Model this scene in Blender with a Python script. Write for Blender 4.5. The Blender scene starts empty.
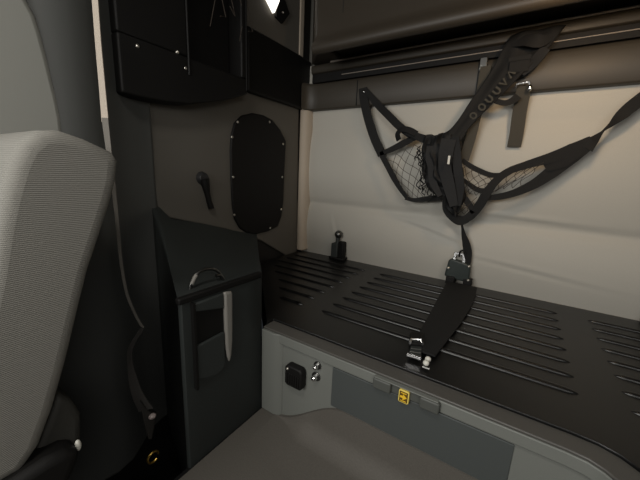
import bpy, bmesh, math, random
from mathutils import Vector, Matrix
random.seed(7)
SC = bpy.context.scene
COL = SC.collection
PI = math.pi

# ------------------------------------------------------------------ camera
(rx, up_, bk, loc) = ((0.837044, 0.545426, 0.043221), (-0.151421, 0.155021, 0.976238), (0.525765, -0.823699, 0.212348), (0.000000, 0.000000, 0.753940))
cd = bpy.data.cameras.new('camera')
cd.sensor_fit = 'HORIZONTAL'; cd.sensor_width = 36.0
cd.lens = 36.0 * 305.7 / 640.0
cd.clip_start = 0.02
cam = bpy.data.objects.new('camera', cd)
COL.objects.link(cam)
m3 = Matrix((rx, up_, bk)).transposed()
cam.matrix_world = Matrix.Translation(loc) @ m3.to_4x4()
SC.camera = cam

# ------------------------------------------------------------------ light and exposure
world = bpy.data.worlds.new('world'); SC.world = world
world.use_nodes = True
world.node_tree.nodes['Background'].inputs[0].default_value = (0.75, 0.82, 0.9, 1)
world.node_tree.nodes['Background'].inputs[1].default_value = 0.02

def area(name, loc, target, sx, sy, power, color):
    l = bpy.data.lights.new(name, 'AREA'); l.shape = 'RECTANGLE'
    l.size = sx; l.size_y = sy; l.energy = power; l.color = color
    o = bpy.data.objects.new(name, l); COL.objects.link(o)
    o.location = loc
    o.rotation_euler = (Vector(target) - Vector(loc)).to_track_quat('-Z', 'Y').to_euler()
    return o
area('windscreen_daylight', (-0.50, -1.25, 1.08), (-0.40, 1.4, 0.70), 1.0, 0.45, 18.5, (1.0, 0.98, 0.94))
area('passenger_window_daylight', (-1.02, -0.35, 0.92), (0.2, 0.3, 0.6), 0.6, 0.4, 3.6, (0.95, 0.98, 1.0))
area('driver_window_daylight', (0.72, -0.35, 1.15), (-0.6, 0.3, 0.75), 0.6, 0.35, 4.5, (1.0, 0.97, 0.92))
area('overhead_rib_fill', (-0.25, -0.25, 1.66), (-0.25, -0.1, 0), 0.30, 0.2, 5.0, (1.0, 0.96, 0.88))  # added overhead fill for the rib highlights, no hatch is known
area('warm_wall_fill', (0.12, 0.95, 1.225), (0.08, 1.484, 1.02), 0.10, 0.06, 1.2, (1.0, 0.68, 0.38))  # added warm fill for the upper rear wall, no lamp behind it
SC.view_settings.view_transform = 'Standard'
SC.view_settings.look = 'None'
SC.view_settings.gamma = 1.0
SC.view_settings.use_curve_mapping = False
SC.view_settings.exposure = 0.1

# ------------------------------------------------------------------ materials
def srgb(h):
    c = [int(h[i:i+2], 16) / 255 for i in (0, 2, 4)]
    return tuple(x / 12.92 if x <= .04045 else ((x + .055) / 1.055) ** 2.4 for x in c) + (1,)
def mat(name, hexcol, rough=.6, metal=0., spec=.5, scale=0, bump=0., var=0., wave=None, detail=3, coat=0.):
    m = bpy.data.materials.new(name); m.use_nodes = True
    nt = m.node_tree; b = nt.nodes['Principled BSDF']
    b.inputs['Base Color'].default_value = srgb(hexcol)
    b.inputs['Roughness'].default_value = rough
    b.inputs['Metallic'].default_value = metal
    b.inputs['Specular IOR Level'].default_value = spec
    if coat: b.inputs['Coat Weight'].default_value = coat; b.inputs['Coat Roughness'].default_value = .25
    tc = nt.nodes.new('ShaderNodeTexCoord')
    src = None
    if scale:
        n = nt.nodes.new('ShaderNodeTexNoise'); n.inputs['Scale'].default_value = scale; n.inputs['Detail'].default_value = detail
        nt.links.new(tc.outputs['Object'], n.inputs['Vector'])
        src = n.outputs['Fac']
        if var:
            r = nt.nodes.new('ShaderNodeValToRGB')
            c = srgb(hexcol)
            r.color_ramp.elements[0].position = .3; r.color_ramp.elements[1].position = .7
            r.color_ramp.elements[0].color = tuple(x * (1 - var) for x in c[:3]) + (1,)
            r.color_ramp.elements[1].color = tuple(min(1, x * (1 + var)) for x in c[:3]) + (1,)
            nt.links.new(src, r.inputs['Fac']); nt.links.new(r.outputs['Color'], b.inputs['Base Color'])
    if wave:
        w = nt.nodes.new('ShaderNodeTexWave'); w.bands_direction = wave[0]
        w.inputs['Scale'].default_value = wave[1]; w.inputs['Distortion'].default_value = 1.2
        w.inputs['Detail'].default_value = 2; w.inputs['Detail Scale'].default_value = 3
        nt.links.new(tc.outputs['Object'], w.inputs['Vector'])
        src = w.outputs['Fac']
        r = nt.nodes.new('ShaderNodeValToRGB'); c = srgb(hexcol)
        r.color_ramp.elements[0].color = tuple(x * .88 for x in c[:3]) + (1,)
        r.color_ramp.elements[1].color = tuple(min(1, x * 1.08) for x in c[:3]) + (1,)
        nt.links.new(src, r.inputs['Fac']); nt.links.new(r.outputs['Color'], b.inputs['Base Color'])
    if src and bump:
        bp = nt.nodes.new('ShaderNodeBump'); bp.inputs['Strength'].default_value = bump; bp.inputs['Distance'].default_value = .002
        nt.links.new(src, bp.inputs['Height']); nt.links.new(bp.outputs['Normal'], b.inputs['Normal'])
    return m
M = dict(
    vinyl=mat('padded_vinyl', 'b8b5ac', .62, scale=420, bump=.12, var=.03),
    panel=mat('side_panel_vinyl', '5f5b54', .7, scale=420, bump=.12, var=.04),
    piping=mat('corner_padding', 'b8ab9a', .65, scale=420, bump=.1, var=.03),
    floor=mat('vinyl_floor', '57534d', .75, scale=260, bump=.25, var=.08),
    black=mat('black_plastic', '0f0e0d', .6, spec=.3, scale=500, bump=.15),
    deck=mat('deck_black_plastic', '111111', .32, scale=700, bump=.12),
    dark=mat('dark_trim_plastic', '211f1d', .55, scale=500, bump=.15),
    charcoal=mat('charcoal_plastic', '2d3130', .58, scale=500, bump=.15),
    pillar=mat('pillar_plastic', '4b4c4a', .6, scale=500, bump=.12),
    cabinet=mat('overhead_brown_plastic', '3a342c', .5, scale=500, bump=.12),
    rail=mat('rail_plastic', '3b362e', .5, scale=500, bump=.12),
    fascia=mat('fascia_grey', '71736e', .5, scale=500, bump=.1),
    access=mat('access_blue_grey', '474b4a', .5, scale=500, bump=.1),
    lip=mat('lip_dark_grey', '514f4b', .42, scale=500, bump=.1),
    fin=mat('light_grey_plastic', '827f79', .5, scale=500, bump=.1),
    fabric=mat('knit_fabric', '84827c', .9, scale=0, wave=('Z', 105), bump=.35, spec=.2),
    shell=mat('seat_shell', '33322e', .7, scale=400, bump=.1),
    web=mat('black_webbing', '1d1d1d', .75, wave=('DIAGONAL', 260), bump=.3, spec=.3),
    web_grey=mat('grey_webbing', '46433c', .75, wave=('DIAGONAL', 260), bump=.3, spec=.3),
    print=mat('woven_letter_grey', '3d3b34', .8),
    cord=mat('net_cord', '3a322a', .8),
    cloth=mat('black_nylon', '111112', .75, scale=60, bump=.4),
    chrome=mat('chrome', 'e6e6e6', .16, metal=1.),
    steel=mat('dark_steel', '6e6e6c', .35, metal=1.),
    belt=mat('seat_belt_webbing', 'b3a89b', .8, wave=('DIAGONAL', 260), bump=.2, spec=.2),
    belt_shaded=mat('seat_belt_shaded', '716d67', .8, wave=('DIAGONAL', 260), bump=.2, spec=.2),  # same webbing further down, the seat's shade put into the colour
    brass=mat('brass', 'b99a50', .35, metal=1.),
    yellow=mat('yellow_label', 'f2c531', .5),
    brown=mat('label_brown', '5a420c', .6),
    blocks=mat('latch_block_grey', '4e504c', .5, scale=500, bump=.1),
    rubber_shaded=mat('shaded_rubber', '0e0e0e', .9, spec=.2),  # step well rubber, its near-black colour carries the shade behind the seat
    hook=mat('hook_grey', '2a2a2b', .45),
    beadline=mat('moulding_bright_bead', '9d948a', .3),
    belt_deep_shade=mat('seat_belt_shade', '353331', .8, spec=.2),  # lowest run of the belt, deeper shade painted in
    tongue_glint=mat('painted_tongue_highlight', '8a7f7c', .5),  # pale colour painted as a highlight on the black belt tongue
    pale_yellow=mat('pale_yellow_border', 'f0d66a', .5),
    latch=mat('latch_green_black', '2b3331', .4, scale=300, bump=.2),
    door=mat('door_trim_grey', '8a8a84', .75, scale=400, bump=.1),
    cover=mat('cover_black_leatherette', '0d0b0b', .6, spec=.3, scale=350, bump=.3),
    screw=mat('screw_zinc', 'cfcac0', .3, metal=.9),
    cream=mat('white_plastic', 'd8d6cc', .5),
)
le = bpy.data.materials.new('lamp_lens'); le.use_nodes = True
_b = le.node_tree.nodes['Principled BSDF']
_b.inputs['Emission Color'].default_value = (1, .93, .82, 1); _b.inputs['Emission Strength'].default_value = 1.6
M['lens'] = le

# ------------------------------------------------------------------ mesh helpers
class MB:
    def __init__(s): s.bm = bmesh.new()
    def face(s, vs):
        try: return s.bm.faces.new(vs)
        except ValueError: return None
    def box(s, x0, x1, y0, y1, z0, z1, mx=None):
        v = [s.bm.verts.new((x, y, z)) for z in (z0, z1) for y in (y0, y1) for x in (x0, x1)]
        if mx:
            for q in v: q.co = mx @ q.co
        for f in ((0, 2, 3, 1), (4, 5, 7, 6), (0, 1, 5, 4), (2, 6, 7, 3), (0, 4, 6, 2), (1, 3, 7, 5)):
            s.face([v[i] for i in f])
        return s
    def prism(s, a, b):
        "two matching closed outlines in 3D"
        va = [s.bm.verts.new(p) for p in a]; vb = [s.bm.verts.new(p) for p in b]
        n = len(va)
        s.face(va); s.face(vb[::-1])
        for i in range(n): s.face([va[i], va[(i + 1) % n], vb[(i + 1) % n], vb[i]][::-1])
        return s
    def yz(s, pts, x0, x1): return s.prism([(x0, y, z) for y, z in pts], [(x1, y, z) for y, z in pts])
    def xz(s, pts, y0, y1): return s.prism([(x, y0, z) for x, z in pts], [(x, y1, z) for x, z in pts])
    def xy(s, pts, z0, z1): return s.prism([(x, y, z0) for x, y in pts], [(x, y, z1) for x, y in pts])
    def loft(s, rings, closed=True, caps=True):
        vr = [[s.bm.verts.new(p) for p in r] for r in rings]; n = len(vr[0])
        for a, b in zip(vr, vr[1:]):
            for i in range(n if closed else n - 1):
                s.face([a[i], a[(i + 1) % n], b[(i + 1) % n], b[i]])
        if caps and closed: s.face(vr[0][::-1]); s.face(vr[-1])
        return s
    def tube(s, pts, r, n=8):
        pts = [Vector(p) for p in pts]; rings = []; prev = None
        for i, p in enumerate(pts):
            t = (pts[min(i + 1, len(pts) - 1)] - pts[max(i - 1, 0)]).normalized()
            if prev is None:
                u = t.orthogonal().normalized()
            else:
                u = (prev - t * prev.dot(t)).normalized()
            prev = u; w = t.cross(u)
            rr = r[i] if isinstance(r, (list, tuple)) else r
            rings.append([p + (u * math.cos(a) + w * math.sin(a)) * rr for a in [2 * PI * k / n for k in range(n)]])
        return s.loft(rings)
    def ribbon(s, pts, widths, th=.0022, twist=0., facing=(0, -1, 0)):
        "flat webbing: width lies across the path, its face towards facing, twisted by degrees about the path"
        pts = [Vector(p) for p in pts]; rings = []
        F = Vector(facing)
        for i, p in enumerate(pts):
            t = (pts[min(i + 1, len(pts) - 1)] - pts[max(i - 1, 0)]).normalized()
            u = t.cross(F).normalized(); nn = u.cross(t).normalized()
            a = math.radians(twist[i] if isinstance(twist, (list, tuple)) else twist)
            u2 = u * math.cos(a) + nn * math.sin(a); n2 = nn * math.cos(a) - u * math.sin(a)
            w = (widths[i] if isinstance(widths, (list, tuple)) else widths) / 2
            rings.append([p - u2 * w - n2 * th / 2, p + u2 * w - n2 * th / 2, p + u2 * w + n2 * th / 2, p - u2 * w + n2 * th / 2])
        return s.loft(rings)
    def cyl(s, c, axis, r, h, n=20, r2=None):
        c = Vector(c); q = Vector(axis).normalized(); u = q.orthogonal().normalized(); w = q.cross(u)
        r2 = r if r2 is None else r2
        ring = lambda rr, d: [c + q * d + (u * math.cos(2 * PI * k / n) + w * math.sin(2 * PI * k / n)) * rr for k in range(n)]
        return s.loft([ring(r, 0), ring(r2, h)])
    def dome(s, c, axis, r, h, n=16):
        c = Vector(c); q = Vector(axis).normalized(); u = q.orthogonal().normalized(); w = q.cross(u)
        rings = []
        for j in range(5):
            a = j / 4 * PI / 2 * .96
            rings.append([c + q * h * math.sin(a) + (u * math.cos(2 * PI * k / n) + w * math.sin(2 * PI * k / n)) * r * math.cos(a) for k in range(n)])
        return s.loft(rings)
    def ball(s, c, r, sx=1, sy=1, sz=1):
        mx = Matrix.Translation(c) @ Matrix.Diagonal((sx, sy, sz, 1))
        bmesh.ops.create_uvsphere(s.bm, u_segments=18, v_segments=12, radius=r, matrix=mx); return s
    def build(s, name, m, parent=None, bevel=0, seg=3, smooth=True, sub=0, angle=40):
        bmesh.ops.recalc_face_normals(s.bm, faces=s.bm.faces)
        me = bpy.data.meshes.new(name); s.bm.to_mesh(me); s.bm.free()
        me.materials.append(M[m] if isinstance(m, str) else m)
        o = bpy.data.objects.new(name, me); COL.objects.link(o)
        if bevel:
            b = o.modifiers.new('bevel', 'BEVEL'); b.width = bevel; b.segments = seg; b.limit_method = 'ANGLE'; b.angle_limit = math.radians(angle)
            b.harden_normals = False
        if sub:
            b = o.modifiers.new('sub', 'SUBSURF'); b.levels = sub; b.render_levels = sub
        if smooth:
            for p in me.polygons: p.use_smooth = True
            try: me.set_sharp_from_angle(angle=math.radians(45 if not bevel else 60))
            except Exception: pass
        if parent:
            o.parent = parent
            o.matrix_parent_inverse = Matrix.Translation(-parent.location)
        return o
def catmull(pts, k=6):
    pts = [Vector(p) for p in pts]; out = []
    for i in range(len(pts) - 1):
        p0 = pts[max(i - 1, 0)]; p1 = pts[i]; p2 = pts[i + 1]; p3 = pts[min(i + 2, len(pts) - 1)]
        for j in range(k):
            t = j / k
            out.append(.5 * ((2 * p1) + (p2 - p0) * t + (2 * p0 - 5 * p1 + 4 * p2 - p3) * t * t + (3 * p1 - p0 - 3 * p2 + p3) * t ** 3))
    out.append(pts[-1]); return out
def lerp_list(vals, n):
    out = []
    for i in range(n):
        f = i / (n - 1) * (len(vals) - 1); a = min(int(f), len(vals) - 2); out.append(vals[a] + (vals[a + 1] - vals[a]) * (f - a))
    return out
def tag(o, label, cat, group=None):
    o['label'] = label; o['category'] = cat
    if group: o['group'] = group
    return o
def thing(name, label, cat, loc=(0, 0, 0), group=None):
    o = bpy.data.objects.new(name, None); COL.objects.link(o); o.location = loc; o.empty_display_size = .05
    return tag(o, label, cat, group)
def struct(o): o['kind'] = 'structure'; return o
def strap(name, pts, widths, parent, m='web', twist=0., th=.0024, k=6, facing=(0, -1, 0)):
    P = catmull(pts, k); W = lerp_list(widths, len(P)) if isinstance(widths, (list, tuple)) else widths
    T = lerp_list(twist, len(P)) if isinstance(twist, (list, tuple)) else twist
    return MB().ribbon(P, W, th, T, facing).build(name, m, parent)

ZB, YB, YF, XL, XR, XC, XM = .294, 1.484, .639, -1.081, .741, -.603, -.17

# ================================================================== structure
mb = MB(); mb.box(-.60, .9, -1.4, 1.6, -.04, 0)
# moulded floor covering that curves up onto the bunk front
rings = []
for i in range(41):
    x = -.545 + (.25 + .545) * i / 40
    t = min(1, max(0, (x + .545) / .24)); hgt = .001 + .128 * t * t * (3 - 2 * t)
    ring = [(x, .50, .0005)]
    for k in range(1, 9):
        a = PI / 2 * k / 8
        rad = min(.06, hgt)
        ring.append((x, .637 - rad + rad * math.sin(a), .001 + rad * (1 - math.cos(a))))
    ring += [(x, .6385, hgt + .001), (x, .647, hgt + .002), (x, .647, .0002)]
    rings.append(ring)
mb.loft(rings)
struct(mb.build('floor', 'floor'))
mb = MB(); mb.box(-1.2, -.60, -1.4, 1.56, -.30, -.24); mb.box(-.612, -.60, -1.4, .70, -.24, -.002)
struct(mb.build('trim_6', 'rubber_shaded'))
mb = MB(); mb.box(-1.2, .9, -1.4, 1.6, 1.72, 1.76)
struct(mb.build('ceiling', 'panel'))

# padded rear wall: a grid pillowed between its stitched seams
def pad(x, z):
    g = lambda d, s: math.exp(-(d / s) ** 2)
    y = 0
    zs1 = .585 - .03 * (x + .6) * .3; zs2 = .985
    y += .006 * g(z - zs1, .022) + .002 * g(z - zs2, .03)
    y -= .022 * math.sin(PI * min(1, max(0, (z - .29) / (zs1 - .29))))
    y -= .020 * math.sin(PI * min(1, max(0, (z - zs1) / (zs2 - zs1))))
    # soft pulled creases above the anchors
    for (cx, cz, ax, az, L, A) in ((-.30, .50, 1, -.28, .14, .004), (-.42, .53, 1, -.2, .10, .003), (-.83, .45, -.3, 1, .08, .004), (.06, .40, 1, -.10, .22, .003), (.02, .60, 1, -.04, .2, .004)):
        l = math.hypot(ax, az); ux, uz = ax / l, az / l
        dx, dz = x - cx, z - cz
        a = dx * ux + dz * uz; b = -dx * uz + dz * ux
        y += A * g(a, L) * (g(b, .008) - .8 * g(b - .016, .010))
    return y
mb = MB(); nx, nz = 150, 130; rows = []
for j in range(nz + 1):
    z = .2 + (1.32 - .2) * j / nz
    rows.append([mb.bm.verts.new((XL + (XR - XL) * i / nx, YB + pad(XL + (XR - XL) * i / nx, z), z)) for i in range(nx + 1)])
for j in range(nz):
    for i in range(nx): mb.face([rows[j][i], rows[j][i + 1], rows[j + 1][i + 1], rows[j + 1][i]])
mb.box(XL - .05, XR + .05, 1.52, 1.56, 0, 1.74)
wb = struct(mb.build('wall_back', 'vinyl', smooth=False))
for p in wb.data.polygons: p.use_smooth = True

# padded corner strip between side panel and rear wall
mb = MB()
R_ = [(XL + .002, 1.432), (XL + .012, 1.424), (XL + .035, 1.428), (XL + .05, 1.445), (XL + .052, 1.49), (XL - .01, 1.49)]
mb.xy(R_, .30, 1.14)
struct(mb.build('trim_1', 'piping', bevel=.008))

# left side wall: padded panel, shell behind it
mb = MB(); mb.box(XL - .05, XL - .012, .45, 1.56, 0, 1.74)
struct(mb.build('wall_left', 'dark'))
side = [(-1.081, 0.590, 0.978), (-1.081, 0.591, 0.807), (-1.081, 0.598, 0.672), (-1.081, 0.605, 0.612), (-1.081, 0.622, 0.588), (-1.081, 0.647, 0.568), (-1.081, 0.774, 0.531), (-1.081, 0.901, 0.494), (-1.081, 0.989, 0.463), (-1.081, 1.137, 0.400), (-1.081, 1.443, 0.219), (-1.081, 1.423, 1.077), (-1.081, 1.446, 1.342), (-1.081, 1.059, 1.226), (-1.081, 0.803, 1.150), (-1.081, 0.599, 1.089)]
mb = MB(); mb.yz([(p[1], p[2]) for p in side], XL - .012, XL)
struct(mb.build('trim_2', 'panel', bevel=.006))
mb = MB(); mb.box(XR, XR + .04, .2, 1.56, 0, 1.74)
struct(mb.build('wall_right', 'panel'))

# front left: door trim with its swept rear edge, and the B-pillar
dr = [(-0.970, 0.282, 1.153), (-0.970, 0.285, 1.098), (-0.970, 0.296, 1.073), (-0.970, 0.302, 1.042), (-0.970, 0.308, 0.996), (-0.970, 0.313, 0.948), (-0.970, 0.318, 0.900), (-0.970, 0.321, 0.855), (-0.970, 0.319, 0.784), (-0.970, 0.304, 0.608)]
pts = [(p[1], p[2]) for p in dr]
mb = MB(); mb.yz(pts + [(.2, 0.02), (-.9, 0.02), (-.9, 1.6)], -1.03, -.97)
struct(mb.build('door_1', 'door', bevel=.012))
mb = MB()
pl = [(-1.10, .16), (-1.02, .18), (-1.00, .24), (-.975, .30), (-.965, .35), (-.975, .40), (-1.01, .45), (-1.05, .50), (-1.068, .56), (-1.07, .60), (-1.14, .60)]
mb.xy(pl, -.24, 1.72)
struct(mb.build('trim_3', 'pillar', bevel=.012))

# ================================================================== bunk
bunk = thing('sleeper_bunk', 'black ribbed sleeper bunk with grey front along the padded rear wall', 'bunk', (XM, .66, 0))
front = [(-.600, YF), (.14, YF), (.17, .636), (.19, .626), (.205, .612), (.218, .59), (.228, .56), (.234, .52), (.236, .45), (.236, .25)]
inner = [(-.600, .686), (.15, .686), (.19, .683), (.218, .672), (.242, .652), (.260, .62), (.272, .58), (.279, .53), (.281, .45), (.281, .25)]
deckpoly = inner[::-1] + [(-.601, .655), (-1.066, 1.104), (-1.066, 1.425), (-1.02, 1.462), (XR - .01, 1.462), (XR - .01, .25)]
mb = MB(); mb.xy(deckpoly, .24, ZB)
# raised beads in three groups
def bead(mb, x0, x1, y, w, h):
    n = 8; rings = []
    L = x1 - x0
    xs = [0, .006, .014, .024, .04] + [L * t for t in (.15, .3, .5, .7, .85)] + [L - .04, L - .024, L - .014, L - .006, L]
    ks = [.05, .5, .8, .95, 1] + [1] * 5 + [1, .95, .8, .5, .05]
    for x, k in zip(xs, ks):
        ring = []
        for q in range(n + 1):
            a = PI * q / n
            ring.append((x0 + x, y - math.cos(a) * w / 2 * k, ZB - .001 + math.sin(a) ** .8 * h * k))
        rings.append(ring)
    mb.loft(rings, closed=False)
for k in range(8):
    y = .831 + .0735 * k
    bead(mb, -.512, .180, y, .019, .0075)
    if y > 1.0: bead(mb, max(-1.03, -1.0 + (1.14 - y) * .9), -.585, y, .019, .0075)
    elif y > .8: bead(mb, -.70 + (.83 - y) * .9, -.585, y, .019, .0075)
    bead(mb, .262 if y > .72 else .3, .70, y, .019, .0075)
MB().xy([(-.601, .69), (-1.06, 1.112), (-1.06, 1.45), (XR - .02, 1.45), (XR - .02, .27), (.285, .27), (.285, .60), (.24, .69)], .001, .241).build('bunk_base', 'black', bunk)
mb.build('ribbed_deck', 'deck', bunk, bevel=.004, seg=2, angle=50)
mb = MB(); mb.xy(front + inner[::-1], .2815, .2885)
mb.build('front_lip', 'lip', bunk, bevel=.0025, seg=3, angle=50)
# fascia: top band and rounded left post stand proud of the recessed face
face = [(-.600, .646), (.145, .646), (.172, .642), (.192, .632), (.207, .617), (.222, .594), (.233, .561), (.239, .52), (.241, .45), (.241, .25)]
back = [(x + (.03 if i > 3 else 0), y + .03) for i, (x, y) in enumerate(face)]
mb = MB(); mb.xy(face + back[::-1], .001, .281)
mb.build('front_panel', 'fascia', bunk)
mb = MB()
band = [(x, y - .001) for x, y in front]
mb.xy([(x, y) for x, y in band] + face[::-1], .2525, .281)
mb.xy([(-.601, .632), (-.552, .632), (-.535, .638), (-.525, .6465), (-.601, .6465)], .001, .281)
mb.build('front_frame', 'fascia', bunk, bevel=.006, seg=3, angle=50)
mb = MB(); mb.box(-.352, .066, .6425, .647, .128, .247)
mb.build('access_panel', 'access', bunk, bevel=.003)
# latch housing under the lip with two end blocks
lat = MB(); lat.box(-.229, -.078, .636, .652, .252, .279)
lh = lat.build('latch_housing', 'blocks', bunk, bevel=.003)
for (a, b) in ((-.231, -.186), (-.119, -.076)):
    MB().box(a, b, .626, .642, .2515, .279).build('latch_block', 'blocks', lh, bevel=.004)
MB().box(-.229, -.080, .629, .644, .279, .2812).build('latch_edge', 'fascia', lh, bevel=.0015)

lab = thing('warning_sticker', 'small yellow square sticker with arrow on the bunk front latch', 'sticker', (-.155, .634, .243))
MB().xz([(-.1665, .246), (-.1640, .2435), (-.1450, .2435), (-.1425, .246), (-.1425, .273), (-.1450, .2755), (-.1640, .2755), (-.1665, .273)], .629, .640).build('sticker_plate', 'pale_yellow', lab, bevel=.001)
MB().box(-.1640, -.1450, .6283, .630, .2462, .2728).build('sticker_field', 'brown', lab, smooth=False)
mb = MB()
mb.xz([(-.1625, .2620), (-.1560, .2620), (-.1560, .2672), (-.1465, .2595), (-.1560, .2518), (-.1560, .2570), (-.1625, .2570)], .6276, .629)
mb.build('arrow_symbol', 'yellow', lab, smooth=False)
for (a, b) in ((.2685, .2705), (.2484, .2504)):
    MB().box(-.1610, -.1480, .6276, .629, a, b).build('symbol_bar', 'yellow', lab, smooth=False)

out = thing('power_socket', 'black ribbed square socket on the grey bunk front beside two bolts', 'socket', (-.472, .65, .15))
oc = [(-.500, .149), (-.493, .141), (-.445, .141), (-.438, .149), (-.438, .199), (-.446, .208), (-.492, .208), (-.500, .200)]
MB().xz(oc, .6215, .6465).build('socket_body', 'black', out, bevel=.005)
mb = MB()
for k in range(6):
    x = -.491 + k * .0080
    mb.box(x, x + .0045, .6185, .624, .150, .186)
mb.build('socket_cover', 'black', out, bevel=.001)
MB().dome((-.489, .622, .197), (0, -1, 0), .0045, .004).build('cover_screw', 'screw', out)
for (x, z, r, lb) in ((-.401, .231, .0100, 'upper of the two chrome bolts on the grey bunk front'), (-.404, .195, .0115, 'lower and larger of the two chrome bolts on the grey bunk front')):
    b = thing('bolt', lb, 'bolt', (x, .65, z), 'chrome bolts on the bunk front')
    MB().cyl((x, .6463, z), (0, -1, 0), r * 1.2, .004, 20).build('washer', 'steel', b, bevel=.001)
    mb = MB(); mb.cyl((x, .643, z), (0, -1, 0), r * .72, .014, 6); mb.dome((x, .630, z), (0, -1, 0), r * .6, .005)
    mb.build('bolt_head', 'chrome', b, bevel=.0012)

# ================================================================== side console with pocket
con = thing('side_console', 'dark charcoal side console with pocket left of the bunk', 'console', (XC, .45, 0))
wall_top = [(XL + .003, .58, .615), (XL + .003, .59, .615), (XL + .003, .60, .615), (XL + .003, .61, .610), (XL + .003, .648, .566), (XL + .003, .80, .527), (XL + .003, .99, .468), (XL + .003, 1.096, .445)]
mb = MB()
fr = [(XC - .10, .430, .462), (XC - .035, .388, .462), (XC - .008, .372, .462), (XC, .376, .462), (XC, .42, .462), (XC, .50, .461), (XC, .57, .460), (XC, .634, .459)]
top = [[mb.bm.verts.new(Vector(a).lerp(Vector(b), t) + Vector((0, 0, (-.02 * math.sin(PI * t) if t < 1 else 0)))) for t in [i / 6 for i in range(7)]] for a, b in zip(fr, wall_top)]
low = [[mb.bm.verts.new((v.co.x, v.co.y, -.24 if v.co.x < -.612 else 0.0)) for v in row] for row in top]
n = len(top); q = len(top[0])
for i in range(n - 1):
    for j in range(q - 1):
        mb.face([top[i][j], top[i + 1][j], top[i + 1][j + 1], top[i][j + 1]])
        mb.face([low[i][j], low[i][j + 1], low[i + 1][j + 1], low[i + 1][j]])
for i in range(n - 1):
    mb.face([top[i][0], low[i][0], low[i + 1][0], top[i + 1][0]])
    mb.face([top[i][-1], top[i + 1][-1], low[i + 1][-1], low[i][-1]])
for j in range(q - 1):
    mb.face([top[0][j], top[0][j + 1], low[0][j + 1], low[0][j]])
    mb.face([top[-1][j], low[-1][j], low[-1][j + 1], top[-1][j + 1]])
mb.build('console_body', 'charcoal', con, bevel=.004, angle=60)
# rim along the top edge, pocket frame, black plate painted in for the pocket's inner shade, and scooped lip
mb = MB(); mb.prism([(XC - .010, .366, .468), (XC + .006, .366, .468), (XC + .006, .366, .452), (XC - .010, .366, .452)],
                    [(XC - .010, .630, .466), (XC + .006, .630, .466), (XC + .006, .630, .448), (XC - .010, .630, .448)])
mb.build('top_rim', 'black', con, bevel=.004)
pk = MB()
P = .403; Q = .487
MB().yz([(P, .446), (P, .425), (Q, .404), (Q, .446)], XC, XC + .010).build('pocket_plate', 'charcoal', con, bevel=.004)
pk.yz([(P, .336), (P, .245), (.43, .232), (.46, .226), (.475, .229), (Q, .240), (Q, .338)], XC, XC + .009)  # scooped lip
pk = pk.build('pocket', 'charcoal', con, bevel=.004)
MB().box(XC, XC + .002, P, Q, .32, .43).build('pocket_inner_shade', 'black', pk)  # flat black sheet, shade of the hollow put into its colour
MB().box(XC, XC + .012, P - .006, P, .22, .448).build('pocket_seam', 'black', pk)
MB().yz([(.487, .448), (.514, .443), (.513, .36), (.511, .30), (.507, .262), (.500, .240), (.493, .262), (.489, .30)], XC, XC + .013).build('pocket_fin', 'fin', pk, bevel=.006)
h = MB(); h.tube(catmull([(-0.640, 0.423, 0.457), (-0.640, 0.426, 0.477), (-0.640, 0.441, 0.496), (-0.640, 0.462, 0.504), (-0.640, 0.486, 0.501), (-0.640, 0.504, 0.491), (-0.640, 0.520, 0.470), (-0.640, 0.533, 0.446)], 6), .0042, 10)
bail = h.build('bail_handle', 'steel', con)
MB().tube(catmull([(-0.638, 0.427, 0.477), (-0.638, 0.433, 0.487), (-0.638, 0.441, 0.497)], 4), .0050, 10).build('handle_sleeve', 'fin', bail)
MB().tube(catmull([(-0.638, 0.499, 0.479), (-0.638, 0.512, 0.477), (-0.638, 0.524, 0.458)], 4), .0048, 10).build('handle_sleeve', 'steel', bail)

# ================================================================== upper left wall fittings
# screwed-on leatherette cover
cv = thing('access_cover', 'tall black rounded cover with screws on the grey left side panel', 'cover', (XL, 1.12, .44))
ov = [(-1.075, 0.933, 0.709), (-1.075, 0.933, 0.836), (-1.075, 0.940, 0.902), (-1.075, 0.957, 0.950), (-1.075, 0.998, 0.987), (-1.075, 1.064, 1.009), (-1.075, 1.135, 1.012), (-1.075, 1.198, 1.000), (-1.075, 1.259, 0.962), (-1.075, 1.305, 0.913), (-1.075, 1.297, 0.764), (-1.075, 1.293, 0.605), (-1.075, 1.278, 0.513), (-1.075, 1.246, 0.464), (-1.075, 1.175, 0.449), (-1.075, 1.081, 0.444), (-1.075, 1.021, 0.462), (-1.075, 0.978, 0.489), (-1.075, 0.949, 0.535), (-1.075, 0.938, 0.599)]
MB().yz([(p[1], p[2]) for p in ov], XL, XL + .012).build('cover_plate', 'cover', cv, bevel=.006)
for p in [(-1.067, 0.941, 0.890), (-1.067, 0.973, 0.956), (-1.067, 1.175, 0.987), (-1.067, 1.279, 0.895), (-1.067, 0.943, 0.722), (-1.067, 1.276, 0.727), (-1.067, 0.945, 0.554), (-1.067, 1.272, 0.555), (-1.067, 1.186, 0.464)]:
    MB().dome((XL + .0115, p[1], p[2]), (1, 0, 0), .006, .004, 12).build('screw', 'screw', cv)

hook = thing('coat_hook', 'small black coat hook on the grey panel left of the cover', 'hook', (XL, .79, .6))
MB().cyl((XL, .790, .716), (1, 0, 0), .027, .020, 24, .020).build('hook_base', 'hook', hook, bevel=.003)
p = [(XL + .016, .790, .712), (XL + .018, .794, .690), (XL + .018, .801, .655), (XL + .018, .810, .62), (XL + .018, .818, .594)]
mb = MB(); mb.tube(catmull(p, 5), lerp_list([.020, .016, .0115, .011, .012], 21), 12)
mb.build('hook_arm', 'black', hook)

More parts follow.
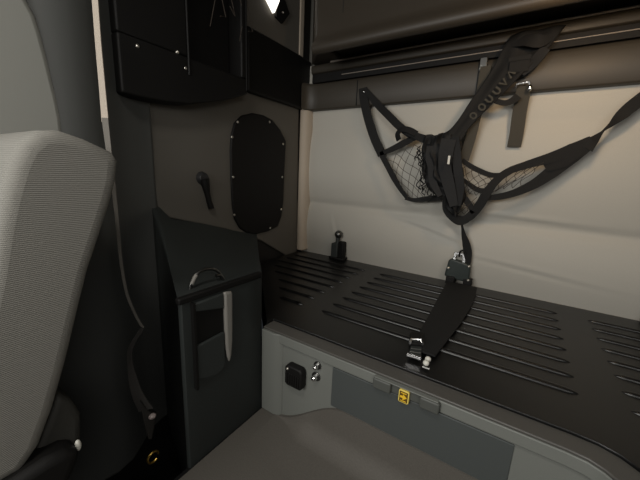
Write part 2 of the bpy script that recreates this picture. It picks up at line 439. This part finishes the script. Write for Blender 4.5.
# cubby cabinet above the side panel
cub = thing('side_cubby', 'black open side cubby with net cords high on the left wall', 'cubby', (XL, .75, .95))
eb = [(-1.000, 0.478, 0.957), (-1.000, 0.528, 0.955), (-1.000, 0.558, 0.956), (-1.000, 0.606, 0.958), (-1.000, 0.696, 0.968), (-1.000, 0.801, 0.998), (-1.000, 0.898, 1.030), (-1.000, 0.967, 1.060)]
low_ = [(p[1], p[2]) for p in eb]
mid_y = [(-1.000, 0.698, 1.137)][0][1]; x1 = -1.0
hole = [(mid_y, 1.13), (.93, 1.13), (.93, 1.42), (mid_y, 1.42)]
mb = MB()
mb.yz(low_ + [(.962, 1.115), (low_[0][0], 1.115)], XL, x1)                 # bottom body
mb.yz([(low_[0][0], 1.115), (mid_y, 1.115), (mid_y, 1.70), (low_[0][0] , 1.70)], XL, x1)
mb.yz([(.935, 1.115), (.962, 1.115), (.962, 1.70), (.935, 1.70)], XL, x1)
mb.yz([(mid_y, 1.44), (.935, 1.44), (.935, 1.70), (mid_y, 1.70)], XL, x1)
mb.box(XL, XL + .012, mid_y, .935, 1.115, 1.44)
mb.build('cubby_body', 'black', cub, bevel=.006)
MB().tube([(x1 + .002, mid_y, 1.06), (x1 + .002, mid_y, 1.42)], .004, 8).build('cubby_edge', 'black', cub)
MB().tube([(x1 + .002, .958, 1.07), (x1 + .002, .958, 1.44)], .003, 8).build('cubby_edge', 'black', cub)
mb = MB()
for k in range(7):
    a = mid_y - .02 + k * .045
    mb.tube([(x1 + .004, a, 1.44), (x1 - .004, a + .05, 1.30 + .02 * (k % 3)), (x1 + .002, a + .02, 1.24 + .05 * ((k + 1) % 3))], .0016, 5)
mb.build('cubby_net', 'cord', cub)
for p in [(-0.998, 0.532, 1.094), (-0.998, 0.659, 1.118), (-0.998, 0.686, 1.078)]:
    MB().dome((x1 - .001, p[1], p[2]), (1, -.3, 0), .006, .005, 12).build('screw', 'screw', cub)

# corner shelf block, taupe upper wall, reading lamp
shelf = thing('corner_shelf', 'black corner shelf block joining the left wall to the rear rail', 'shelf', (XL, 1.25, 1.09))
lo = [(-1.000, 0.973, 1.069), (-1.000, 1.049, 1.062), (-1.000, 1.169, 1.064), (-1.000, 1.324, 1.071)]
lo = [(p[1], p[2]) for p in lo]
mb = MB()
plan = [(XL, 1.02), (-1.052, 1.02), (-1.052, 1.375), (-1.053, 1.40), (-1.058, 1.43), (-1.06, 1.50), (XL, 1.50)]
mb.xy(plan, 1.088, 1.345)
mb.build('shelf_body', 'black', shelf, bevel=.010)
ta = [(-1.060, 1.033, 1.338), (-1.060, 1.035, 1.583), (-1.060, 1.379, 1.759), (-1.060, 1.400, 1.326), (-1.060, 1.198, 1.286)]
mb = MB(); mb.box(XL - .012, -1.072, .98, 1.415, 1.34, 1.72)
struct(mb.build('trim_4', 'panel', bevel=.006))
mb = MB(); mb.box(XL - .012, -1.066, 1.395, 1.430, 1.345, 1.72)
struct(mb.build('trim_5', 'piping', bevel=.006))

lampc = [(-1.070, 1.220, 1.499)][0]
lmp = thing('reading_lamp', 'diamond shaped black reading lamp with lit lens above the corner shelf', 'lamp', lampc)
q_ = [(-1.064, 1.250, 1.438), (-1.064, 1.203, 1.447), (-1.064, 1.211, 1.605), (-1.064, 1.300, 1.498)]
w_ = [(-1.057, 1.188, 1.455), (-1.057, 1.135, 1.496), (-1.057, 1.170, 1.576), (-1.057, 1.231, 1.557), (-1.057, 1.218, 1.512)]
MB().yz([(a[1], a[2]) for a in (q_[0], q_[1], q_[2], q_[3])], -1.072, -1.058).build('lamp_body', 'black', lmp, bevel=.003)
MB().yz([(a[1], a[2]) for a in w_], -1.070, -1.054).build('lamp_lens', 'lens', lmp, bevel=.002)
MB().dome([(-1.058, 1.249, 1.482)][0], (1, 0, 0), .005, .004, 10).build('lamp_switch', 'screw', lmp)

# ================================================================== rear rail and overhead cabinet
rail = thing('rear_rail', 'long grey brown trim rail along the top of the padded rear wall', 'rail', (XM, 1.46, 1.08))
x0 = -.945
prof = [(1.452, 1.086), (1.448, 1.092), (1.446, 1.20), (1.452, 1.214), (1.470, 1.222), (1.49, 1.222), (1.49, 1.086)]
mb = MB(); mb.loft([[(x, y - d, z) for y, z in prof] for x, d in ((-1.048, .052), (-1.040, .026), (-1.024, .010), (-.995, .002), (-.97, 0), (XR, 0))])
mb.build('rail_face', 'rail', rail, bevel=.004)
MB().box(-1.02, XR, 1.452, 1.49, 1.222, 1.262).build('rail_groove', 'black', rail)
prof = [(1.452, 1.262), (1.440, 1.266), (1.436, 1.285), (1.440, 1.302), (1.455, 1.308), (1.49, 1.308), (1.49, 1.262)]
MB().yz(prof, -1.02, XR).build('upper_moulding', 'rail', rail, bevel=.003)
MB().yz([(1.4340, 1.300), (1.4300, 1.304), (1.434, 1.309), (1.444, 1.309)], -.90, XR).build('moulding_bead', 'beadline', rail, bevel=.001)
MB().box(-.84, .60, 1.446, 1.452, 1.2415, 1.2445).build('groove_bead', 'beadline', rail, bevel=.001)
MB().box(-.748, -.744, 1.4445, 1.449, 1.09, 1.205).build('rail_joint', 'black', rail)
MB().box(-.214, -.210, 1.4445, 1.449, 1.09, 1.205).build('rail_joint', 'black', rail)

oh = thing('overhead_cabinet', 'dark brown overhead cabinet with rounded lip above the rear rail', 'cabinet', (XM, 1.3, 1.25))
prof = [(1.50, 1.330), (1.26, 1.330), (1.225, 1.262), (1.205, 1.256), (1.190, 1.262), (1.184, 1.278), (1.190, 1.296), (1.206, 1.312), (1.222, 1.345), (1.228, 1.72), (1.50, 1.72)]
mb = MB(); mb.yz(prof, -.845, XR)
mb.build('cabinet_body', 'cabinet', oh, bevel=.004, angle=50)
mb = MB(); mb.xy([(-.845, 1.222), (-.862, 1.228), (-.885, 1.26), (-.91, 1.33), (-1.02, 1.44), (-1.02, 1.50), (-.845, 1.50)], 1.312, 1.72)
mb.build('cabinet_end', 'cabinet', oh, bevel=.006)
for xa in (-.72, -.35):
    MB().box(xa, xa + .003, 1.2215, 1.24, 1.40, 1.72).build('door_gap', 'dark', oh)

# ================================================================== bunk anchors and latches
def ball_anchor(name, x, y, label):
    t = thing(name, label, 'anchor', (x, y, ZB), 'ball headed anchors at the back of the bunk')
    z = ZB + .002
    MB().box(x - .046, x + .046, y - .034, y + .018, z - .002, z + .012).build('anchor_foot', 'black', t, bevel=.005)
    MB().box(x - .036, x + .004, y - .030, y + .006, z + .006, z + .088).build('anchor_bracket', 'charcoal', t, bevel=.006)
    MB().box(x + .004, x + .038, y - .024, y + .012, z + .006, z + .100).build('anchor_block', 'black', t, bevel=.006)
    mb = MB(); mb.cyl((x - .006, y - .012, z + .06), (0, 0, 1), .015, .066, 16, .010)
    mb.build('ball_stem', 'charcoal', t)
    mb = MB(); mb.ball((x - .002, y - .012, z + .138), .022)
    mb.build('ball_knob', 'steel', t)
    return t
ball_anchor('bunk_anchor', -.795, 1.447, 'black ball headed anchor at the left rear of the bunk')
ball_anchor('bunk_anchor', .466, 1.447, 'black anchor partly cut off at the right edge behind the bunk')

# ================================================================== wide strap lying on the deck
ds = thing('deck_strap', 'wide black webbing strap lying across the ribbed bunk deck', 'strap', (XM, 1.1, ZB))
rows_ = [(1.398, -.214, -.093, .014), (1.30, -.210, -.088, .010), (1.15, -.203, -.088, .009), (1.0, -.195, -.098, .009), (.88, -.190, -.110, .009), (.80, -.172, -.118, .009), (.768, -.155, -.121, .009)]
mb = MB(); rings = []
for (y, a, b, h) in rows_:
    rings.append([(a, y, ZB + h + .003), ((a + b) / 2, y, ZB + h + .006), (b, y, ZB + h + .003), (b, y, ZB + h - .001), (a, y, ZB + h - .001)])
mb.loft(rings); mb.build('strap_webbing', 'web', ds)
def slab(mb, q, z0, z1): return mb.prism([(p[0], p[1], z0) for p in q], [(p[0], p[1], z1) for p in q])
slab(MB(), [(-0.209, 0.839, 0.308), (-0.175, 0.857, 0.308), (-0.159, 0.793, 0.308), (-0.191, 0.775, 0.308)], ZB + .008, ZB + .020).build('front_buckle', 'black', ds, bevel=.003)
MB().tube([(-0.189, 0.773, 0.316), (-0.193, 0.791, 0.316), (-0.181, 0.799, 0.316), (-0.167, 0.805, 0.316), (-0.160, 0.788, 0.316)], .0042, 8).build('buckle_bar', 'chrome', ds)
bt_ = slab(MB(), [(-0.187, 0.776, 0.306), (-0.161, 0.790, 0.306), (-0.148, 0.736, 0.306), (-0.180, 0.732, 0.306)], ZB + .006, ZB + .014).build('buckle_tongue', 'charcoal', ds, bevel=.003)
for q in ([(-0.183, 0.760, 0.308), (-0.158, 0.770, 0.308)], [(-0.180, 0.744, 0.308), (-0.154, 0.753, 0.308)]):
    MB().tube(q, .0022, 6).build('tongue_rib', 'steel', bt_)
MB().tube([(-0.182, 0.727, 0.308), (-0.147, 0.730, 0.308)], .0055, 8).build('tongue_end', 'chrome', ds)
for q in [(-0.133, 0.744, 0.304), (-0.133, 0.725, 0.304)]:
    MB().ball(q, .0075).build('cord_bead', 'cream', ds)
MB().tube([(-0.138, 0.713, 0.299), (-0.121, 0.713, 0.299)], .003, 8).build('cord_end', 'steel', ds)

# rear buckle, upright on the deck
rb = thing('bunk_buckle', 'dark green black buckle upright at the bunk rear below the net', 'buckle', (-.18, 1.44, ZB))
mb = MB()
by = 1.432
mb.xz([(-.232, ZB + .035), (-.128, ZB + .022), (-.132, ZB + .095), (-.140, ZB + .105), (-.205, ZB + .118), (-.222, ZB + .110)], by - .02, by + .012)
mb.build('buckle_body', 'latch', rb, bevel=.006)
MB().box(-.222, -.186, by - .030, by + .004, ZB + .004, ZB + .04).build('buckle_foot', 'black', rb, bevel=.004)
MB().box(-.152, -.118, by - .022, by + .014, ZB + .004, ZB + .04).build('buckle_foot', 'black', rb, bevel=.004)
for (x, z) in ((-.218, .075), (-.206, .034), (-.133, .036), (-.138, .098)):
    MB().dome((x, by - .020, ZB + z), (0, -1, 0), .0065, .006, 10).build('rivet', 'screw', rb)
mb = MB(); mb.ribbon([(-.203, by, ZB + .112), (-.200, by, ZB + .142), (-.170, by, ZB + .142), (-.160, by, ZB + .108)], .012, .006)
mb.build('buckle_loop', 'chrome', rb, bevel=.001)

# ================================================================== bunk restraint net
net = thing('restraint_net', 'black webbing bunk net hanging bundled from the rear rail', 'net', (-.3, 1.41, 1.0))
Pst = [(-0.708, 1.440, 1.147)][0]
mb = MB(); mb.cyl((Pst[0], 1.449, Pst[2]), (0, -1, 0), .016, .008, 18); mb.build('stud_plate', 'black', net, bevel=.002)
mb = MB(); mb.dome((Pst[0] + .003, 1.441, Pst[2]), (.3, -1, 0), .011, .010, 14); mb.build('stud', 'chrome', net)
# left V of straps from the stud to the net corner
strap('strap', [(-0.710, 1.435, 1.164), (-0.700, 1.435, 1.109), (-0.672, 1.435, 1.026), (-0.633, 1.435, 0.937), (-0.584, 1.435, 0.854)], .042, net, facing=(.1, -1, 0))
strap('strap', [(-0.691, 1.432, 1.152), (-0.634, 1.430, 1.090), (-0.558, 1.415, 1.025), (-0.503, 1.405, 0.978), (-0.441, 1.395, 0.936)], [.020, .032, .034, .034, .03], net)
# left pocket of the net with its webbing border
strap('net_border', [(-0.583, 1.405, 0.856), (-0.526, 1.405, 0.878), (-0.472, 1.405, 0.904), (-0.417, 1.405, 0.928), (-0.369, 1.405, 0.919)], [.016, .026, .030, .024, .02], net)
strap('net_border', [(-0.589, 1.405, 0.874), (-0.549, 1.405, 0.815), (-0.504, 1.405, 0.748), (-0.465, 1.405, 0.696), (-0.428, 1.405, 0.657)], [.026, .026, .026, .020, .016], net)
strap('net_border', [(-0.441, 1.402, 0.661), (-0.399, 1.402, 0.655), (-0.356, 1.402, 0.663), (-0.313, 1.402, 0.671), (-0.273, 1.402, 0.678)], [.016, .018, .022, .024, .024], net)
strap('net_border', [(-0.473, 1.392, 0.954), (-0.425, 1.385, 0.935), (-0.375, 1.380, 0.916), (-0.324, 1.375, 0.911), (-0.282, 1.375, 0.926), (-0.251, 1.390, 0.957), (-0.227, 1.400, 0.988)], [.022, .026, .034, .04, .036, .034, .05], net)
MB().ribbon(catmull([(-0.491, 1.388, 0.915), (-0.500, 1.388, 0.941), (-0.482, 1.388, 0.960), (-0.450, 1.388, 0.956), (-0.417, 1.388, 0.939)], 5), .030, .004, 35).build('loop_guide', 'cloth', net)

def netting(name, A, B, C_, D, nu, nv, r, bulge, m='cord', wob=.004):
    A, B, C_, D = map(Vector, (A, B, C_, D))
    def S(u, v):
        p = (A * (1 - u) + B * u) * (1 - v) + (D * (1 - u) + C_ * u) * v
        return p + Vector((wob * math.sin(9 * v + 5 * u), -bulge * math.sin(PI * u) * math.sin(PI * v), wob * math.sin(7 * u + 4 * v)))
    mb = MB()
    for sgn in (1, -1):
        for k in range(-nv, nu + nv + 1):
            # line i(t) = k + sgn * t in cells
            pts = []
            N = 24
            for s in range(N + 1):
                v = s / N; u = (k + sgn * v * nv) / nu
                if -1e-6 <= u <= 1 + 1e-6: pts.append(S(u, v))
            if len(pts) > 2: mb.tube(pts, r, 5)
    return mb.build(name, m, net)
g = [(-0.548, 1.400, 0.829), (-0.380, 1.400, 0.923), (-0.330, 1.400, 0.670), (-0.431, 1.400, 0.657)]
netting('netting', g[0], g[1], g[2], g[3], 4, 4, .0011, .03)
g = [(-0.228, 1.396, 0.829), (-0.090, 1.396, 0.774), (-0.131, 1.396, 0.693), (-0.210, 1.396, 0.696)]
netting('netting', g[0], g[1], g[2], g[3], 4, 3, .0011, .02)
g = [(-0.077, 1.392, 0.782), (0.057, 1.392, 0.826), (-0.006, 1.392, 0.741), (-0.128, 1.392, 0.694)]
netting('netting', g[0], g[1], g[2], g[3], 5, 2, .0011, .01)
g = [(-0.246, 1.392, 0.677), (-0.141, 1.392, 0.685), (-0.160, 1.392, 0.610), (-0.226, 1.392, 0.611)]
netting('netting', g[0], g[1], g[2], g[3], 3, 2, .0011, .01)

# gathered centre of the net: a crumpled nylon bundle
Lf = catmull([(-0.381, 1.385, 0.925), (-0.388, 1.385, 0.872), (-0.369, 1.385, 0.822), (-0.372, 1.385, 0.771), (-0.350, 1.385, 0.725), (-0.316, 1.385, 0.693), (-0.285, 1.385, 0.670), (-0.256, 1.385, 0.638), (-0.229, 1.385, 0.611)], 5)
Rt = catmull([(-0.244, 1.385, 0.937), (-0.235, 1.385, 0.902), (-0.230, 1.385, 0.864), (-0.225, 1.385, 0.820), (-0.212, 1.385, 0.777), (-0.195, 1.385, 0.738), (-0.190, 1.385, 0.698), (-0.196, 1.385, 0.656), (-0.201, 1.385, 0.610)], 5)
mb = MB(); U = 26; rows = []
for i, (a, b) in enumerate(zip(Lf, Rt)):
    row = []
    v = i / (len(Lf) - 1)
    for j in range(U + 1):
        u = j / U
        p = a.lerp(b, u)
        fold = 0.010 * math.sin(u * 17 + 2.2 * math.sin(v * 6)) + 0.004 * math.sin(u * 31 - v * 9) + .003 * math.sin(v * 23 + u * 8)
        p = p + Vector((.006 * math.sin(v * 19 + u * 5), -.028 * math.sin(PI * u) - fold, .006 * math.sin(u * 12 + v * 5)))
        row.append(mb.bm.verts.new(p))
    rows.append(row)
for i in range(len(rows) - 1):
    for j in range(U): mb.face([rows[i][j], rows[i][j + 1], rows[i + 1][j + 1], rows[i + 1][j]])
bd = mb.build('gathered_bundle', 'cloth', net)
so = bd.modifiers.new('solid', 'SOLIDIFY'); so.thickness = .006; so.offset = 1
strap('bundle_fold', [(-0.339, 1.352, 0.885), (-0.339, 1.352, 0.845), (-0.325, 1.352, 0.797), (-0.314, 1.352, 0.740), (-0.279, 1.352, 0.684)], [.03, .036, .034, .03, .02], net, 'cloth', twist=[20, 10, 0, 10, 20])
strap('bundle_fold', [(-0.271, 1.345, 0.910), (-0.276, 1.345, 0.860), (-0.272, 1.345, 0.798), (-0.248, 1.345, 0.727), (-0.219, 1.345, 0.648)], [.055, .055, .05, .045, .03], net, 'cloth', twist=[12, 4, -6, 4, 10])
strap('bundle_fold', [(-0.251, 1.355, 0.919), (-0.240, 1.355, 0.861), (-0.224, 1.355, 0.792), (-0.207, 1.355, 0.721), (-0.205, 1.355, 0.649)], [.03, .036, .034, .034, .02], net, 'cloth', twist=[-15, -8, -4, -10, -10])
# frayed fringe of bunched cord on the left of the bundle
mb = MB()
for k in range(26):
    c = Lf[4 + k % 22] + Vector((.004 + random.uniform(-.008, .014), -.02 - random.uniform(0, .015), random.uniform(-.01, .01)))
    mb.tube(catmull([c, c + Vector((random.uniform(-.012, .012), -.008, -.012)), c + Vector((random.uniform(-.014, .014), -.002, -.026)), c + Vector((random.uniform(-.01, .01), .004, -.036))], 4), .0022, 5)
mb.build('bunched_cord', 'cloth', net)
tg = [(-0.256, 1.318, 0.828)][0]
MB().box(tg[0] - .004, tg[0] + .004, tg[1] - .001, tg[1] + .001, tg[2] - .016, tg[2] + .016).build('care_tag', 'cream', net)

# wide printed strap rising to the right, under the overhead cabinet
SL = catmull([(-0.299, 1.365, 0.917), (-0.257, 1.385, 0.980), (-0.224, 1.400, 1.048), (-0.188, 1.410, 1.116), (-0.157, 1.415, 1.180), (-0.136, 1.422, 1.237), (-0.117, 1.432, 1.280)], 5)
SR = catmull([(-0.229, 1.365, 0.904), (-0.206, 1.385, 0.959), (-0.154, 1.398, 1.024), (-0.106, 1.405, 1.081), (-0.058, 1.408, 1.138), (-0.002, 1.415, 1.201), (0.043, 1.430, 1.285)], 5)
mb = MB(); rows = []
for i, (a, b) in enumerate(zip(SL, SR)):
    v = i / (len(SL) - 1); row = []
    for j in range(17):
        u = j / 16; p = a.lerp(b, u)
        amp = .002 + .012 * v * v
        p = p + Vector((0, -amp * (.6 + .6 * math.sin(u * 11 + v * 5) + .5 * math.sin(u * 5 - v * 13)), 0))
        row.append(mb.bm.verts.new(p))
    rows.append(row)
for i in range(len(rows) - 1):
    for j in range(16): mb.face([rows[i][j], rows[i][j + 1], rows[i + 1][j + 1], rows[i + 1][j]])
ps = mb.build('printed_strap', 'web', net)
so = ps.modifiers.new('solid', 'SOLIDIFY'); so.thickness = .0024
# woven lettering strip along the strap's lower edge
mb = MB()
LC = [(-0.200, 1.392, 1.000), (-0.174, 1.392, 1.030), (-0.153, 1.392, 1.057), (-0.132, 1.392, 1.084), (-0.113, 1.392, 1.110), (-0.095, 1.392, 1.137)]
ax = (Vector(LC[-1]) - Vector(LC[0])).normalized(); ay = ax.cross(Vector((0, 1, 0))).normalized() * -1
if ay.z < 0: ay = -ay
for c, kind in zip(LC, 'OOUUVA'):
    c = Vector(c) + Vector((0, -.006, 0)); s_ = .012
    shp = {'O': [(math.cos(a) * .8, math.sin(a)) for a in [2 * PI * k / 12 for k in range(13)]],
           'U': [(-.7, 1), (-.7, -.4), (-.3, -1), (.3, -1), (.7, -.4), (.7, 1)],
           'V': [(-.8, 1), (0, -1), (.8, 1)], 'A': [(-.8, -1), (0, 1), (.8, -1)]}[kind]
    mb.ribbon([c + ax * (x * s_) + ay * (y * s_) for x, y in shp], .0065, .001)
mb.build('woven_lettering', 'print', net)
# crumpled top knot
strap('bundle_fold', [(-0.061, 1.402, 1.137), (-0.030, 1.395, 1.170), (-0.002, 1.402, 1.212)], [.02, .04, .03], net, 'cloth', twist=[0, 20, 0])
strap('bundle_fold', [(-0.108, 1.410, 1.245), (-0.066, 1.395, 1.245), (-0.023, 1.395, 1.235), (0.009, 1.410, 1.247)], [.02, .05, .045, .02], net, 'cloth', twist=[10, 30, 10, 0])

# narrow strap behind, from the rail stud down into the bundle
mb = MB(); s2 = [(-0.198, 1.440, 1.200)][0]
mb.box(s2[0] - .014, s2[0] + .014, 1.436, 1.449, s2[2] - .024, s2[2] + .024); mb.build('rail_clip', 'steel', net, bevel=.003)
strap('strap', [(-0.187, 1.432, 1.189), (-0.189, 1.432, 1.103), (-0.194, 1.425, 1.020), (-0.202, 1.415, 0.924), (-0.214, 1.400, 0.833)], .038, net, 'web_grey')

# strap tail with chrome slide buckle
strap('strap', [(-0.076, 1.400, 1.197), (-0.074, 1.405, 1.166), (-0.069, 1.420, 1.129)], [.07, .068, .055], net, 'web')
MB().box(*(lambda a: (a[0] - .034, a[0] + .034, a[1] - .008, a[1] + .006, a[2] - .022, a[2] + .022))([(-0.074, 1.402, 1.162)][0])).build('strap_keeper', 'web', net, bevel=.006)
sb = [(-0.073, 1.418, 1.095), (-0.072, 1.418, 1.107), (-0.035, 1.418, 1.111), (-0.029, 1.418, 1.089)]
MB().tube(sb, .005, 8).build('slide_buckle', 'chrome', net)
MB().ball([(-0.030, 1.414, 1.090)][0], .010, .8, .6, 1.2).build('buckle_end', 'chrome', net)
strap('strap_tail', [(-0.049, 1.430, 1.102), (-0.049, 1.440, 1.063), (-0.050, 1.450, 1.005), (-0.048, 1.452, 0.947), (-0.049, 1.455, 0.888)], .047, net, 'web_grey')
strap('strap_loop', [(-0.062, 1.420, 1.067), (-0.079, 1.410, 1.049), (-0.103, 1.405, 1.043), (-0.131, 1.405, 1.052), (-0.154, 1.410, 1.066)], [.03, .024, .02, .018, .02], net)

# right wing: strap out to the far stud, splitting into two borders
far = (.395, 1.435, 1.15)
strap('strap', [(0.161, 1.400, 0.878), (0.180, 1.405, 0.907), (0.199, 1.410, 0.933), (0.218, 1.415, 0.955), (0.238, 1.420, 0.983), (0.274, 1.428, 1.027)] + [far], [.05, .034, .014, .022, .036, .04, .04], net, twist=[10, 40, 75, 50, 20, 0, 0])
mb = MB(); mb.cyl((far[0], 1.449, far[2]), (0, -1, 0), .016, .012, 18); mb.build('stud', 'chrome', net, bevel=.003)
strap('net_border', [(0.175, 1.402, 0.904), (0.127, 1.400, 0.871), (0.069, 1.395, 0.844), (-0.002, 1.390, 0.816), (-0.055, 1.385, 0.790), (-0.092, 1.380, 0.747), (-0.113, 1.380, 0.703), (-0.132, 1.385, 0.654), (-0.160, 1.392, 0.605), (-0.196, 1.400, 0.583)], [.03, .046, .036, .028, .026, .030, .034, .036, .030, .02], net)
strap('net_border', [(0.172, 1.402, 0.888), (0.131, 1.402, 0.848), (0.086, 1.402, 0.799), (0.037, 1.398, 0.750), (-0.021, 1.395, 0.713), (-0.075, 1.395, 0.694), (-0.123, 1.395, 0.686)], [.03, .046, .046, .036, .028, .024, .020], net)
strap('net_border', [(0.149, 1.398, 0.868), (0.105, 1.398, 0.839), (0.061, 1.398, 0.809)], [.03, .06, .03], net)
strap('net_border', [(-0.220, 1.392, 0.833), (-0.187, 1.392, 0.810), (-0.148, 1.392, 0.791), (-0.108, 1.392, 0.777), (-0.070, 1.392, 0.779)], [.016, .02, .02, .02, .016], net)
strap('net_border', [(-0.209, 1.388, 0.757), (-0.176, 1.388, 0.735), (-0.145, 1.388, 0.717), (-0.112, 1.388, 0.715)], [.014, .018, .02, .02], net)
strap('net_border', [(-0.211, 1.388, 0.741), (-0.197, 1.388, 0.693), (-0.165, 1.388, 0.651), (-0.147, 1.388, 0.624)], [.02, .024, .024, .02], net)
# bottom loop and tie down to the deck buckle
strap('net_border', [(-0.264, 1.388, 0.663), (-0.256, 1.388, 0.629), (-0.232, 1.388, 0.602), (-0.199, 1.388, 0.587), (-0.173, 1.388, 0.596), (-0.151, 1.388, 0.631)], [.022, .026, .03, .04, .034, .02], net)
strap('tie_down', [(-0.194, 1.410, 0.587), (-0.185, 1.415, 0.553), (-0.175, 1.420, 0.519), (-0.161, 1.425, 0.481), (-0.152, 1.430, 0.441), (-0.149, 1.432, 0.396)], [.008, .010, .020, .032, .034, .030], net, twist=[70, 40, 20, 10, 0, 0])
MB().tube(catmull([(-0.183, 1.425, 0.423), (-0.182, 1.425, 0.446), (-0.169, 1.425, 0.455), (-0.158, 1.425, 0.441)], 4), .004, 8).build('tie_ring', 'black', net)

# ================================================================== seat and belt in front of the door
seat = thing('truck_seat', 'grey knit fabric seat in the left foreground, seen from its side', 'seat', (-.8, .05, 0))
rear = [(-0.600, 0.267, 0.775), (-0.600, 0.275, 0.760), (-0.600, 0.268, 0.722), (-0.600, 0.255, 0.684), (-0.600, 0.241, 0.648), (-0.600, 0.211, 0.573), (-0.600, 0.185, 0.491), (-0.600, 0.162, 0.417), (-0.600, 0.137, 0.346), (-0.600, 0.113, 0.292), (-0.600, 0.087, 0.262)]
tp = [(-0.600, 0.058, 0.482), (-0.600, 0.088, 0.590), (-0.600, 0.105, 0.661), (-0.600, 0.118, 0.706), (-0.600, 0.132, 0.747), (-0.600, 0.147, 0.778), (-0.600, 0.169, 0.798), (-0.600, 0.195, 0.802), (-0.600, 0.226, 0.793)]
side_ = [(p[1], p[2]) for p in tp] + [(p[1], p[2]) for p in rear]
fr_ = [(side_[-1][0] - .10, side_[-1][1] + .00)]
pts = side_ + fr_
mb = MB(); mb.yz(pts, -.98, -.60)
mb.build('backrest', 'fabric', seat, bevel=.020, seg=5, angle=60)
sh = [(-0.630, 0.148, 0.359), (-0.630, 0.166, 0.335), (-0.630, 0.177, 0.295), (-0.630, 0.172, 0.246), (-0.630, 0.147, 0.219), (-0.630, 0.110, 0.219), (-0.630, 0.086, 0.230)]
MB().yz([(p[1], p[2]) for p in sh], -.96, -.62).build('backrest_shell', 'shell', seat, bevel=.012)
cu = [(p[1], p[2]) for p in [(-0.580, 0.161, 0.258), (-0.580, 0.137, 0.273), (-0.580, 0.109, 0.276), (-0.580, 0.081, 0.273)]]
MB().yz(cu + [(-.10, cu[-1][1] - .01), (-.42, cu[-1][1] - .02), (-.42, .13), (.10, .13)], -1.0, -.58).build('seat_cushion', 'black', seat, bevel=.015)
MB().box(-.94, -.66, -.34, .06, -.239, .15).build('seat_pedestal', 'black', seat, bevel=.01)
rk = [(-0.600, 0.159, 0.256)][0]
MB().ball(rk, .006, .8, .8, 1.9).build('recliner_knob', 'cream', seat)

belt = thing('seat_belt', 'pale seat belt webbing hanging down the dark pillar behind the seat', 'seat belt', (-.85, .36, 0))
bp = [(-0.850, 0.369, 1.182), (-0.850, 0.367, 1.106), (-0.850, 0.365, 1.026), (-0.850, 0.364, 0.932), (-0.850, 0.363, 0.851)]
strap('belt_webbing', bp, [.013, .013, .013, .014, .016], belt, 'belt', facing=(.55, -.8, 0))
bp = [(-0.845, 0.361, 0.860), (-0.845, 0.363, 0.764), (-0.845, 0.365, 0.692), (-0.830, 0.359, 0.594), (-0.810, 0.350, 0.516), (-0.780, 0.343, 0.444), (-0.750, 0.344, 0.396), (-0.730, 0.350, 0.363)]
strap('belt_webbing', bp, [.015, .012, .010, .008, .007, .006, .006, .006], belt, 'belt_shaded', facing=(.55, -.8, 0))
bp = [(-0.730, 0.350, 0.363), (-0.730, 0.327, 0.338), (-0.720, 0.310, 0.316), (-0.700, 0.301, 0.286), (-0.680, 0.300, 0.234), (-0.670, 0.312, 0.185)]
strap('belt_webbing', bp, [.008, .010, .012, .016, .026, .036], belt, 'belt_deep_shade', facing=(.55, -.8, 0))
bt = [(-0.665, 0.298, 0.219), (-0.665, 0.316, 0.182), (-0.665, 0.334, 0.157), (-0.665, 0.330, 0.143), (-0.665, 0.317, 0.098), (-0.665, 0.308, 0.105), (-0.665, 0.301, 0.168)]
MB().prism([(a[0], a[1], a[2]) for a in bt], [(a[0] - .012, a[1] + .006, a[2]) for a in bt]).build('belt_tongue', 'dark', belt, bevel=.003)
MB().ball([(-0.662, 0.321, 0.165)][0], .008, 1, 1.1, .8).build('tongue_highlight', 'tongue_glint', belt)
c = [(-0.655, 0.311, 0.059)][0]
rg = [(c[0], c[1] + .013 * math.cos(a), c[2] + .014 * math.sin(a)) for a in [2 * PI * k / 14 for k in range(13)]]
MB().tube(rg, .003, 8).build('belt_ring', 'brass', belt)
